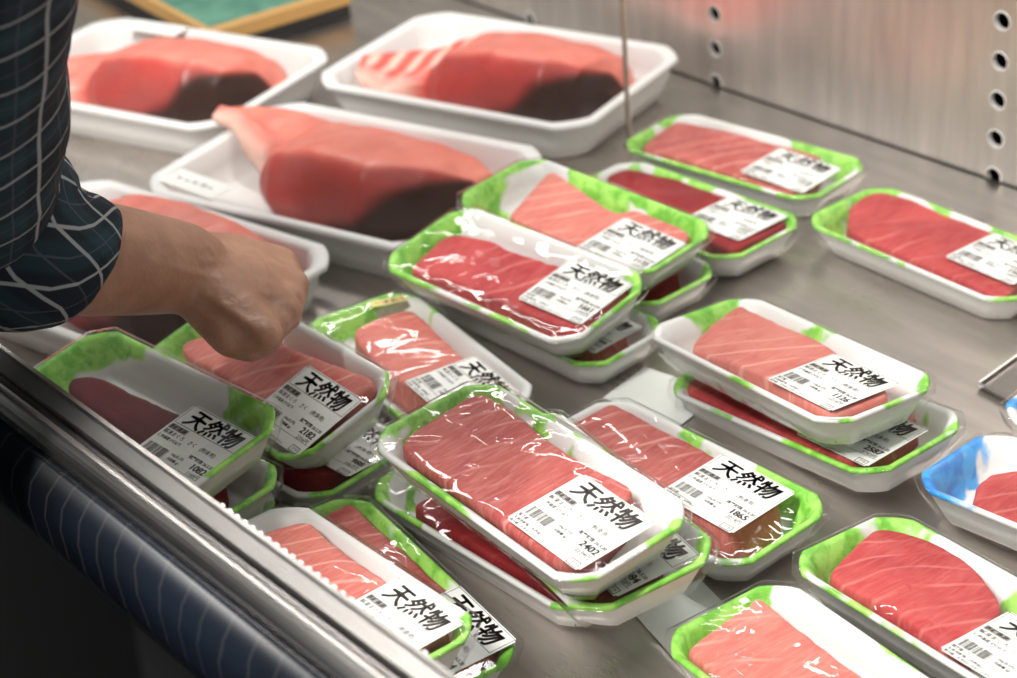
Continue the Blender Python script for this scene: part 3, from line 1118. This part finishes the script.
def case():
    bm = bmesh.new()
    add_box(bm, (-1.7, -.83, -.02), (1.1, .0, 0))
    from_bm('floor', bm, M['deck'], kind='structure')
    # back wall with punched holes
    holes = []
    xs = []
    for u, v in ((529, 10), (715, 50), (998, 95)):
        xs.append(at_y(u, v, 0).x)
    sp = (xs[2] - xs[1])
    xs.append(xs[0] - sp)
    xs.append(xs[2] + sp)
    zs = [.0040 + .0340 * k for k in range(14)]
    rad = .0074
    bm = bmesh.new()
    x0, x1, z0, z1 = -1.7, 1.1, -.02, .55
    rect = [bm.verts.new((x, 0, z)) for x, z in ((x0, z0), (x1, z0), (x1, z1), (x0, z1))]
    for i in range(4):
        bm.edges.new((rect[i], rect[(i + 1) % 4]))
    circ = []
    for hx in xs:
        for hz in zs:
            c0 = [bm.verts.new((hx + math.cos(a) * rad, 0, hz + math.sin(a) * rad)) for a in [2 * math.pi * k / 20 for k in range(20)]]
            for i in range(20):
                bm.edges.new((c0[i], c0[(i + 1) % 20]))
            circ.append(c0)
    bmesh.ops.triangle_fill(bm, edges=list(bm.edges), use_beauty=True)
    dead = []
    for f in bm.faces:
        ce = f.calc_center_median()
        for hx in xs:
            if abs(ce.x - hx) < rad:
                for hz in zs:
                    if (ce.x - hx) ** 2 + (ce.z - hz) ** 2 < (rad * .97) ** 2 and all((v.co.x - hx) ** 2 + (v.co.z - hz) ** 2 < (rad * 1.05) ** 2 for v in f.verts):
                        dead.append(f)
    bmesh.ops.delete(bm, geom=list(set(dead)), context='FACES_ONLY')
    for c0 in circ:
        c1 = [bm.verts.new(v.co + Vector((0, .0045, 0))) for v in c0]
        k0 = len(bm.faces)
        bridge(bm, c0, c1)
        cc = sum((v.co for v in c0), Vector()) / len(c0)
        ra = [bm.verts.new(cc + (v.co - cc) * 1.02 + Vector((0, -.0007, 0))) for v in c0]
        rb = [bm.verts.new(cc + (v.co - cc) * 1.16 + Vector((0, -.0002, 0))) for v in c0]
        bridge(bm, c0, ra)
        bridge(bm, ra, rb)
        bm.faces.ensure_lookup_table()
        for f in bm.faces[k0:]:
            f.material_index = 1
    wall = from_bm('wall_back', bm, M['wall'], kind='structure')
    wall.data.materials.append(M['hole_edge'])
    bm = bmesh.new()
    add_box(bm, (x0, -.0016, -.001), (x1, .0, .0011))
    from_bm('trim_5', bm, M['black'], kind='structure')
    bm = bmesh.new()
    add_box(bm, (x0, .03, z0), (x1, .04, z1))
    from_bm('wall_behind', bm, M['black'], kind='structure')
    # front wall, rail and fascia: profiles swept along x
    def sweep(name, prof, mat, closed=False):
        bm = bmesh.new()
        a = [bm.verts.new((-1.7, y, z)) for y, z in prof]
        b = [bm.verts.new((1.1, y, z)) for y, z in prof]
        bridge(bm, a, b, closed)
        if closed:
            bm.faces.new(a)
            bm.faces.new(list(reversed(b)))
        return from_bm(name, bm, mat, None, False, 'structure')
    sweep('wall_front', [(-.830, -.02), (-.830, .166), (-.834, .166), (-.834, -.02)], M['rail'], True)
    sweep('trim_1', [(-.8335, .160), (-.8335, .1715), (-.8350, .1745), (-.8380, .1752), (-.8400, .1745), (-.8485, .1735), (-.8490, .160)], M['rail'], True)
    sweep('trim_2', [(-.8492, .158), (-.8492, .170), (-.8530, .170), (-.8530, .158)], M['rail_dark'], True)
    bar = [(-.8532, .158)] + [(-.8606 + .0072 * math.cos(R(180 - a) + math.pi), .1665 + .0098 * math.sin(R(a))) for a in range(0, 181, 15)][::1] + [(-.8679, .158)]
    o = sweep('trim_3', bar, M['rail'], True)
    for f in o.data.polygons:
        f.use_smooth = False
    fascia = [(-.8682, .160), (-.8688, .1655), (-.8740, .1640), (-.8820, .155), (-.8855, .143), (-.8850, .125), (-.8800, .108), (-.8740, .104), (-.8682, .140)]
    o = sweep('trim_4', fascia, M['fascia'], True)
    for f in o.data.polygons:
        f.use_smooth = len(f.vertices) == 4
    sweep('wall_kick', [(-.840, .104), (-.840, -.85), (-.836, -.85), (-.836, .104)], M['dark_panel'], True)
    bm = bmesh.new()
    add_box(bm, (-3, -3.5, -.87), (3, .6, -.85))
    from_bm('ground', bm, M['ground'], kind='structure')
    # light strip under the lip
    bm = bmesh.new()
    xa = at(228, 503, .172).x
    xb = at(440, 660, .172).x
    n = int((xb - xa) / .0068)
    for k in range(n):
        bmesh.ops.create_uvsphere(bm, u_segments=10, v_segments=6, radius=.0008,
                                  matrix=Matrix.Translation((xa + k * .0068, -.8332, .1722)) @ Matrix.Diagonal((2.2, .9, .9, 1)))
    o = from_bm('light_strip', bm, M['led'], None, True)
    tag(o, 'row of tiny white lights along the inner edge of the steel rail', 'light strip', kind='stuff')


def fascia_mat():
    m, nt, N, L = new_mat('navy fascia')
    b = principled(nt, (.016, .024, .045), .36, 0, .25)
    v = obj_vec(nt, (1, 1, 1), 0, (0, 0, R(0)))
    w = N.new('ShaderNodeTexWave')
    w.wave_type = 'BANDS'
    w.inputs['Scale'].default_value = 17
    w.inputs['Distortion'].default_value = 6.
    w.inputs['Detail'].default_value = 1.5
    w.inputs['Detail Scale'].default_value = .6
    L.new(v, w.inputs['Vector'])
    ln = sm(nt, w.outputs['Fac'], .972, 1.0)  # pale wavy lines: plaid shirt's reflection in the panel, painted into the colour
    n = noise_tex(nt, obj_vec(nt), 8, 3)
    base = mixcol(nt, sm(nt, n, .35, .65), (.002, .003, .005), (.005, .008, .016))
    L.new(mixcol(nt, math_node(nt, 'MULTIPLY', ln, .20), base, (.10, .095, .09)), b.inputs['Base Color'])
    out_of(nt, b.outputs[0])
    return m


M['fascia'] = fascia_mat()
case()

# thin rod standing in front of the back tray
bm = bmesh.new()
bmesh.ops.create_cone(bm, cap_ends=True, segments=16, radius1=.0022, radius2=.0022, depth=.60, matrix=Matrix.Translation((0, 0, .302)))
bmesh.ops.create_cone(bm, cap_ends=True, segments=20, radius1=.006, radius2=.005, depth=.003, matrix=Matrix.Translation((0, 0, .0016)))
rod = from_bm('steel_rod', bm, M['rod'], None, True)
pr = at(629.5, 146, 0)
rod.location = (pr.x, pr.y, 0)
tag(rod, 'thin upright steel rod in front of the back loin tray', 'rod')


# green board with a wooden edge, top left
def board():
    a, b = at(226, 27, .03), at(316, 0, .03)
    d = (b - a).normalized()
    n = Vector((-d.y, d.x, 0))
    root = bpy.data.objects.new('cutting_board', None)
    COL.objects.link(root)
    root.matrix_world = Matrix(((d.x, n.x, 0, a.x), (d.y, n.y, 0, a.y), (0, 0, 1, 0), (0, 0, 0, 1)))
    tag(root, 'green mat with a wooden border, behind the loin at the far left', 'board')
    bm = bmesh.new()
    L0, L1, Wd = -.02, .15, .42
    add_box(bm, (L0 + .008, .012, .001), (L1 - .012, Wd - .012, .027))
    from_bm('mat', bm, M['mat'], root)
    for (lo, hi) in (((L0, 0, .014), (L1, .013, .030)), ((L0, Wd - .012, .014), (L1, Wd, .030)), ((L1 - .012, .013, .014), (L1, Wd - .012, .030)), ((L0, .013, .014), (L0 + .008, Wd - .012, .030))):
        bm = bmesh.new()
        add_box(bm, lo, hi)
        bmesh.ops.bevel(bm, geom=list(bm.edges), offset=.0012, segments=1, affect='EDGES')
        from_bm('wooden_border', bm, M['wood'], root)
    bm = bmesh.new()
    add_box(bm, (L0 + .002, .002, 0.0004), (L1 - .002, Wd - .002, .014))
    from_bm('base', bm, M['dark_panel'], root)


def mat_green():
    m, nt, N, L = new_mat('green mat')
    b = principled(nt, (.12, .33, .22), .5)
    n = noise_tex(nt, obj_vec(nt), 26, 5, .6, 1.)
    L.new(mixcol(nt, sm(nt, n, .35, .7), (.05, .17, .12), (.11, .27, .20)), b.inputs['Base Color'])
    out_of(nt, b.outputs[0])
    return m


M['mat'] = mat_green()
board()

# ------------------------------------------------------------------ the person


def skin_mat():
    m, nt, N, L = new_mat('skin')
    b = principled(nt, (.42, .20, .12), .42, 0, .4)
    v = obj_vec(nt)
    n1 = noise_tex(nt, v, 30, 5, .6)
    n2 = noise_tex(nt, v, 160, 4, .65)
    c = mixcol(nt, sm(nt, n1, .3, .7), (.33, .165, .105), (.44, .235, .155))
    L.new(c, b.inputs['Base Color'])
    b.inputs['Subsurface Weight'].default_value = .12
    b.inputs['Subsurface Radius'].default_value = (.01, .004, .002)
    vo = N.new('ShaderNodeTexVoronoi')
    vo.inputs['Scale'].default_value = 260
    L.new(v, vo.inputs['Vector'])
    h = math_node(nt, 'ADD', math_node(nt, 'MULTIPLY', vo.outputs['Distance'], .5), n2)
    add_bump(nt, b, h, .35, .0012)
    out_of(nt, b.outputs[0])
    return m


def plaid_mat():
    m, nt, N, L = new_mat('plaid flannel')
    b = principled(nt, (.02, .03, .05), .8, 0, .2)
    uv = N.new('ShaderNodeUVMap')
    s = N.new('ShaderNodeSeparateXYZ')
    L.new(uv.outputs[0], s.inputs[0])

    def lines(x, period, off, w):
        f = math_node(nt, 'FRACT', math_node(nt, 'ADD', math_node(nt, 'DIVIDE', x, period), off))
        d = math_node(nt, 'ABSOLUTE', math_node(nt, 'SUBTRACT', f, .5))
        return sm(nt, d, w, w * .55)
    u, v = s.outputs[0], s.outputs[1]
    per = .025
    thin = math_node(nt, 'MAXIMUM', lines(u, per, 0, .045), lines(v, per, 0, .045))
    thin2 = math_node(nt, 'MAXIMUM', lines(u, per, .5, .022), lines(v, per, .5, .022))
    wide = math_node(nt, 'ADD', lines(u, per * 2, .0, .16), lines(v, per * 2, .0, .16))
    n = noise_tex(nt, obj_vec(nt), 400, 2)
    base = mixcol(nt, math_node(nt, 'MULTIPLY', wide, .5, True), (.009, .014, .022), (.018, .042, .056))
    c = mixcol(nt, math_node(nt, 'MULTIPLY', thin2, .45), base, (.10, .09, .12))
    c = mixcol(nt, math_node(nt, 'MULTIPLY', thin, .7), c, (.40, .40, .41))
    L.new(c, b.inputs['Base Color'])
    add_bump(nt, b, n, .3, .0006)
    out_of(nt, b.outputs[0])
    return m


M['skin'] = skin_mat()
M['plaid'] = plaid_mat()
M['hair'] = simple('dark hair', (.012, .010, .009), .5, 0, .4, (200, .6, .002))
M['denim'] = simple('dark trousers', (.012, .014, .022), .8, 0, .2, (300, .3, .001))


def skin_graph(verts, edges, sub=2, voxel=None, smooth=0, name='body'):
    """verts: (point, rx, ry); a skinned graph, optionally voxel-remeshed into one surface"""
    me = bpy.data.meshes.new(name)
    me.from_pydata([v[0] for v in verts], edges, [])
    o = bpy.data.objects.new(name, me)
    COL.objects.link(o)
    o.modifiers.new('s', 'SKIN')
    for i, v in enumerate(verts):
        me.skin_vertices[0].data[i].radius = (v[1], v[2])
    me.skin_vertices[0].data[0].use_root = True
    s = o.modifiers.new('d', 'SUBSURF')
    s.levels = sub
    s.render_levels = sub
    if voxel:
        r = o.modifiers.new('r', 'REMESH')
        r.mode = 'VOXEL'
        r.voxel_size = voxel
    if smooth:
        k = o.modifiers.new('k', 'SMOOTH')
        k.iterations = smooth
        k.factor = .5
    bpy.context.view_layer.update()
    out = bpy.data.meshes.new_from_object(o.evaluated_get(DG()))
    bpy.data.objects.remove(o)
    bpy.data.meshes.remove(me)
    return out


def tube_mesh(segs, name):
    """each seg a list of (point, radius): separate skinned chains joined, then voxel-remeshed by the caller"""
    verts, edges = [], []
    for ch in segs:
        k = len(verts)
        for i, (p, r) in enumerate(ch):
            verts.append((p, r, r))
            if i:
                edges.append((k + i - 1, k + i))
    return verts, edges


WRIST = at(186, 268, .167)
CUFF = at(84, 257, .207)
ELBOW = at(-60, 205, .262)
SHOULDER = at(-72, -300, .56)


def sphere_tube(bm, chain, seg=20):
    """a capsule chain made of overlapping lofted rings and balls; fused afterwards by the voxel remesh"""
    for p, r in chain:
        bmesh.ops.create_icosphere(bm, subdivisions=2, radius=r, matrix=Matrix.Translation(p))
    for (p, r), (q, s) in zip(chain, chain[1:]):
        d = q - p
        if d.length < 1e-6:
            continue
        rot = d.to_track_quat('Z', 'Y').to_matrix().to_4x4()
        rot.translation = (p + q) / 2
        bmesh.ops.create_cone(bm, cap_ends=True, segments=seg, radius1=r, radius2=s, depth=d.length, matrix=rot)


def fuse(bm, voxel, smooth, name):
    me = bpy.data.meshes.new(name)
    bm.to_mesh(me)
    bm.free()
    o = bpy.data.objects.new(name, me)
    COL.objects.link(o)
    r = o.modifiers.new('r', 'REMESH')
    r.mode = 'VOXEL'
    r.voxel_size = voxel
    k = o.modifiers.new('k', 'SMOOTH')
    k.iterations = smooth
    k.factor = .5
    bpy.context.view_layer.update()
    out = bpy.data.meshes.new_from_object(o.evaluated_get(DG()))
    bpy.data.objects.remove(o)
    bpy.data.meshes.remove(me)
    return out


def person():
    bm = bmesh.new()
    away = CF.normalized()

    def deeper(p, d):
        return p + away * d
    # knuckles of the four fingers (seen), thumb on the lower side
    K = [at(281, 263, .138), at(291, 285, .137), at(284, 311, .140), at(264, 334, .143)]
    KR = [.0100, .0108, .0108, .0102]
    sphere_tube(bm, [(ELBOW, .034), (ELBOW.lerp(WRIST, .35), .0355), (CUFF, .0355), (CUFF.lerp(WRIST, .5), .0325), (WRIST, .0285)])
    side = (at(186, 240, .165) - at(186, 300, .165)).normalized()
    # wide flat wrist and the back of the hand
    for k, (kp, kr) in enumerate(zip(K, KR)):
        f = (k - 1.5) / 1.5
        w0 = WRIST - side * (f * .013) + away * .004
        m1 = w0.lerp(kp, .5) + away * .004
        sphere_tube(bm, [(w0, .0185), (m1, .0180), (kp + away * .003, kr + .0015)])
        if k < 3:
            kn = K[k + 1]
            sphere_tube(bm, [(WRIST + away * .002, .018), (kp.lerp(kn, .5).lerp(WRIST, .35) + away * .003, .0165), (kp.lerp(kn, .5).lerp(WRIST, .10) + away * .005, .0095)])
        # tendon ridge
        sphere_tube(bm, [(w0.lerp(kp, .2) - away * .0145, .0026), (w0.lerp(kp, .6) - away * .0140, .0028), (kp - away * .0088, .0034)])
        if k < 3:
            sphere_tube(bm, [(kp.lerp(K[k + 1], .5) + away * .003, .0100), (kp.lerp(K[k + 1], .5) + away * .022, .0098)])
        # knuckle
        sphere_tube(bm, [(kp - away * .002, kr * .96)])
    # fingers: proximal away from the eye, then curling back under the palm, unequal lengths
    fore = (K[1] - WRIST)
    fore = (fore - away * fore.dot(away)).normalized()
    ln = [(.034, .019, .016), (.040, .023, .018), (.038, .022, .018), (.033, .019, .016)]
    for k, kp in enumerate(K):
        a, b, c_ = ln[k]
        d1 = (away * 1.0 - fore * .04 + Vector((0, 0, -.10))).normalized()
        d2 = (-fore * .75 + away * .55 + Vector((0, 0, -.25))).normalized()
        d3 = (-fore * .8 - away * .25 + Vector((0, 0, -.2))).normalized()
        p1 = kp + d1 * a
        p2 = p1 + d2 * b
        p3 = p2 + d3 * c_
        sphere_tube(bm, [(kp, KR[k]), (p1, .0088), (p2, .0078), (p3, .0066)])
    # thumb: base on the lower edge near the wrist, knuckle towards the fingers, tip curling under
    t0 = at(200, 297, .158)
    t1 = at(230, 337, .140)
    t2 = at(250, 346, .124)
    t3 = deeper(at(262, 344, .118), .014)
    sphere_tube(bm, [(WRIST + away * .004 - side * .012, .018), (t0 + away * .006, .0175), (t1, .0128), (t2, .0105), (t3, .0085)])
    sphere_tube(bm, [(t0 + away * .004, .017), (K[3].lerp(t1, .5) + away * .004, .0125), (K[3], .010)])
    sphere_tube(bm, [(t0, .012), (WRIST.lerp(K[2], .55) + away * .006, .015)])
    # veins on the back of the hand
    def vein(pts, r=.0016):
        sphere_tube(bm, [(at(u, v, z) , r) for u, v, z in pts], 8)
    # upper arm
    sphere_tube(bm, [(ELBOW, .034), (ELBOW.lerp(SHOULDER, .5), .044), (SHOULDER, .054)])
    arm = fuse(bm, .0022, 6, 'arm')
    # veins and creases raised on the back of the hand
    bm = bmesh.new()
    bm.from_mesh(arm)
    bv = BVHTree.FromBMesh(bm)
    for pts, r in (([(200, 262), (222, 262), (245, 256), (262, 261), (276, 266)], .0017), ([(232, 306), (246, 298), (258, 291), (271, 297), (282, 294)], .0017),
                   ([(262, 261), (268, 274), (262, 286), (256, 296), (252, 308)], .0015), ([(206, 244), (217, 262), (221, 282), (216, 302)], .0020),
                   ([(150, 262), (175, 268), (205, 276), (235, 280)], .0016), ([(246, 326), (258, 318), (272, 322), (276, 334)], .0015), ([(208, 318), (226, 326), (244, 340)], .0018)):
        ch = []
        for (u0, v0), (u1, v1) in zip(pts, pts[1:]):
            for t in (0, .33, .66):
                d = ray(u0 + (u1 - u0) * t, v0 + (v1 - v0) * t).normalized()
                h = bv.ray_cast(CAM, d)
                if h[0] is not None:
                    ch.append((h[0] + d * r * .55, r))
        sphere_tube(bm, ch, 8)
    arm = fuse(bm, .0018, 3, 'arm')

    # the rest of the body stands outside the frame, at the shopper's side of the rail
    S = SHOULDER
    hipz = -.02
    bx, by = S.x - .21, -1.06
    chest = Vector((bx, by + .01, .50))
    waist = Vector((bx, by - .04, .20))
    hips = Vector((bx, by - .07, .04))
    neck = Vector((bx, by + .06, .66))
    head = Vector((bx - .01, by + .13, .80))
    S2 = Vector((bx - .19, by, .56))
    E2 = Vector((bx - .25, by - .04, .28))
    H2 = Vector((bx - .22, by + .05, .06))
    vs = [(hips, .15, .11), (waist, .14, .105), (chest, .13, .10), (neck, .055, .055), (head, .078, .092), (head + Vector((0, .01, .07)), .06, .07),
          (S, .040, .040), (S2, .040, .040), (E2, .036, .036), (H2, .030, .028),
          (Vector((bx - .09, by - .07, -.05)), .088, .088), (Vector((bx - .10, by - .04, -.42)), .062, .062), (Vector((bx - .10, by - .06, -.80)), .045, .045), (Vector((bx - .10, by + .05, -.825)), .036, .03),
          (Vector((bx + .09, by - .07, -.05)), .088, .088), (Vector((bx + .10, by - .04, -.42)), .062, .062), (Vector((bx + .10, by - .06, -.80)), .045, .045), (Vector((bx + .10, by + .05, -.825)), .036, .03),
          (H2 + Vector((0, .06, -.04)), .026, .02), (head + Vector((0, .082, -.01)), .016, .018)]
    ed = [(0, 1), (1, 2), (2, 3), (3, 4), (4, 5), (2, 6), (2, 7), (7, 8), (8, 9), (0, 10), (10, 11), (11, 12), (12, 13), (0, 14), (14, 15), (15, 16), (16, 17), (9, 18), (4, 19)]
    body = skin_graph(vs, ed, 2, None, 2)
    bm = bmesh.new()
    bm.from_mesh(arm)
    bm.from_mesh(body)
    root = from_bm('person', bm, M['skin'], None, True)
    tag(root, 'person in a plaid shirt reaching over the rail, fist above the packs', 'person')

    # shirt: rolled sleeve along the arm with plaid UVs, and the torso
    def sleeve(chain, seg, name, parent, per_v=1.0, wr=.003, shear=None, turn=0.):
        bm = bmesh.new()
        uvl = bm.loops.layers.uv.new('UVMap')
        P = []
        for (p, r), (q, s) in zip(chain, chain[1:]):
            n = max(2, int((q - p).length / .007))
            for i in range(n):
                t = i / n
                P.append((p.lerp(q, t), r + (s - r) * t))
        P.append(chain[-1])
        # smooth the centre line
        for _ in range(3):
            P = [P[0]] + [((P[i - 1][0] + P[i][0] * 2 + P[i + 1][0]) / 4, P[i][1]) for i in range(1, len(P) - 1)] + [P[-1]]
        rows, vv = [], []
        acc = 0.
        up = Vector((.3, .2, 1)).normalized()
        prevx = None
        for i, (p, r) in enumerate(P):
            if i:
                acc += (p - P[i - 1][0]).length
            t = (P[min(i + 1, len(P) - 1)][0] - P[max(i - 1, 0)][0]).normalized()
            xa = (up - t * up.dot(t)) if prevx is None else (prevx - t * prevx.dot(t))
            xa.normalize()
            prevx = xa
            ya = t.cross(xa)
            row = []
            for k in range(seg):
                a = 2 * math.pi * k / seg
                nrm = xa * math.cos(a) + ya * math.sin(a)
                w = noise.noise(p * 22 + nrm * 1.3) * wr + noise.noise(p * 55 + nrm * 2.1) * wr * .45
                q = p + nrm * (r + w)
                if shear:
                    q += shear[0] * (shear[1] * nrm.dot(CU) * max(0., 1 - acc / shear[2]))
                row.append(bm.verts.new(q))
            rows.append(row)
            vv.append(acc)
        for i in range(len(rows) - 1):
            for k in range(seg):
                j = (k + 1) % seg
                f = bm.faces.new((rows[i][k], rows[i][j], rows[i + 1][j], rows[i + 1][k]))
                rad = .05
                us = [k / seg * .28, (k + 1) / seg * .28]
                for lp, (uu, v_) in zip(f.loops, ((us[0], vv[i]), (us[1], vv[i]), (us[1], vv[i + 1]), (us[0], vv[i + 1]))):
                    lp[uvl].uv = (uu * math.cos(turn) - v_ * math.sin(turn), uu * math.sin(turn) + v_ * math.cos(turn))
        # close the open ends with an inward fold so the cloth reads thick
        for row in (rows[0], rows[-1]):
            c0 = sum((v.co for v in row), Vector()) / seg
            inner = [bm.verts.new(c0 + (v.co - c0) * .86) for v in row]
            bridge(bm, row, inner)
        return bm
    cuff_dir = (WRIST - CUFF).normalized()
    CE = at(71, 262, .211)
    bm = sleeve([(CE, .0385), (CE - cuff_dir * .006, .0420), (CE - cuff_dir * .022, .0435), (CE - cuff_dir * .03, .0470), (ELBOW.lerp(CE, .4), .060), (ELBOW.lerp(CE, .15), .066)], 48, 'cuff', root, shear=(cuff_dir, .017, .07), turn=R(42))
    from_bm('rolled_cuff', bm, M['plaid'], root, True)
    bm = sleeve([(ELBOW.lerp(CE, .25) , .056), (ELBOW, .064), (ELBOW.lerp(SHOULDER, .15), .068), (ELBOW.lerp(SHOULDER, .4), .066), (ELBOW.lerp(SHOULDER, .8), .070), (SHOULDER + Vector((-.012, 0, .004)), .078), (SHOULDER.lerp(chest, .45) + Vector((0, 0, .02)), .100), (SHOULDER.lerp(chest, .85), .125)], 48, 'sleeve', root)
    from_bm('shirt_sleeve', bm, M['plaid'], root, True)
    bm = sleeve([(hips + Vector((0, 0, .02)), .155), (waist, .150), (chest.lerp(waist, .4), .168), (chest, .172), (chest + Vector((0, .012, .06)), .155), (chest + Vector((0, .025, .11)), .105), (neck, .066)], 48, 'torso', root, 1., .004)
    from_bm('shirt_body', bm, M['plaid'], root, True)
    bm = sleeve([(S2.lerp(chest, .85), .125), (S2.lerp(chest, .45) + Vector((0, 0, .02)), .100), (S2 + Vector((.012, 0, .004)), .078), (E2, .055), (E2.lerp(H2, .8), .042)], 32, 'sleeve', root)
    from_bm('shirt_sleeve', bm, M['plaid'], root, True)
    for s in (-1, 1):
        bm = sleeve([(hips + Vector((s * .06, 0, .03)), .105), (Vector((bx + s * .09, by - .07, -.08)), .098), (Vector((bx + s * .10, by - .04, -.42)), .074), (Vector((bx + s * .10, by - .06, -.79)), .062)], 32, 'leg', root)
        from_bm('trouser_leg', bm, M['denim'], root, True)
    bm = bmesh.new()
    bmesh.ops.create_icosphere(bm, subdivisions=3, radius=1., matrix=Matrix.Translation(head + Vector((0, -.012, .045))) @ Matrix.Diagonal((.088, .100, .085, 1)))
    bmesh.ops.delete(bm, geom=[v for v in bm.verts if v.co.y > head.y + .045 and v.co.z < head.z + .065], context='VERTS')
    for v in bm.verts:
        v.co += (v.co - head).normalized() * noise.noise(v.co * 60) * .006
    from_bm('hair', bm, M['hair'], root, True)


person()

# ------------------------------------------------------------------ light


def area(name, loc, target, sx, sy, power, color, roll=0.):
    d = bpy.data.lights.new(name, 'AREA')
    d.shape = 'RECTANGLE'
    d.size, d.size_y = sx, sy
    d.energy = power
    d.color = color
    o = bpy.data.objects.new(name, d)
    COL.objects.link(o)
    o.location = loc
    z = (Vector(loc) - Vector(target)).normalized()
    q = z.to_track_quat('Z', 'Y')
    o.rotation_euler = (q.to_matrix() @ Matrix.Rotation(roll, 3, 'Z')).to_euler()
    return o


def tube_light(name, loc, axis, length, width, power, color, aim=(0, 0, -1)):
    d = bpy.data.lights.new(name, 'AREA')
    d.shape = 'RECTANGLE'
    d.size, d.size_y = length, width
    d.energy = power
    d.color = color
    o = bpy.data.objects.new(name, d)
    COL.objects.link(o)
    x = Vector(axis).normalized()
    z = -Vector(aim).normalized()
    z = (z - x * z.dot(x)).normalized()
    y = z.cross(x)
    o.matrix_world = Matrix(((x.x, y.x, z.x, loc[0]), (x.y, y.y, z.y, loc[1]), (x.z, y.z, z.z, loc[2]), (0, 0, 0, 1)))
    return o


WARM = (1.0, .965, .915)
tube_light('ceiling tube over the aisle', (.21, -1.69, 1.75), (.0, 1, 0), .9, .05, 82, WARM, (.1, .6, -1))
tube_light('ceiling tube over the case', (-.9, .0, 1.55), (1, 0, 0), 1.0, .12, 11, WARM, (.0, -.1, -1))

tube_light('added highlight tube behind the case', (-1.7, .85, 1.5), (1, 0, 0), 1.6, .03, 9, WARM, (.6, -.5, -1))  # added unseen tube, gives streaks on the film and glare on the deck
tube_light('added slim highlight lamp', (.2, -.15, 1.15), (1, 0, 0), 1.4, .02, 2.6, WARM, (.0, -.3, -1))  # added unseen lamp, there for crisp glints on the wrap film
w = bpy.data.worlds.new('world')
SC.world = w
w.use_nodes = True
w.node_tree.nodes['Background'].inputs[0].default_value = (.92, .97, .92, 1)
w.node_tree.nodes['Background'].inputs[1].default_value = .37

SC.view_settings.view_transform = 'Standard'
SC.view_settings.look = 'None'
SC.view_settings.gamma = 1
SC.view_settings.use_curve_mapping = False
SC.view_settings.exposure = 0.0
SC.cycles.max_bounces = 10
SC.cycles.transparent_max_bounces = 24
SC.cycles.use_denoising = True
SC.cycles.caustics_reflective = True
SC.cycles.caustics_refractive = False
SC.cycles.blur_glossy = 1.0
SC.cycles.sample_clamp_indirect = 6
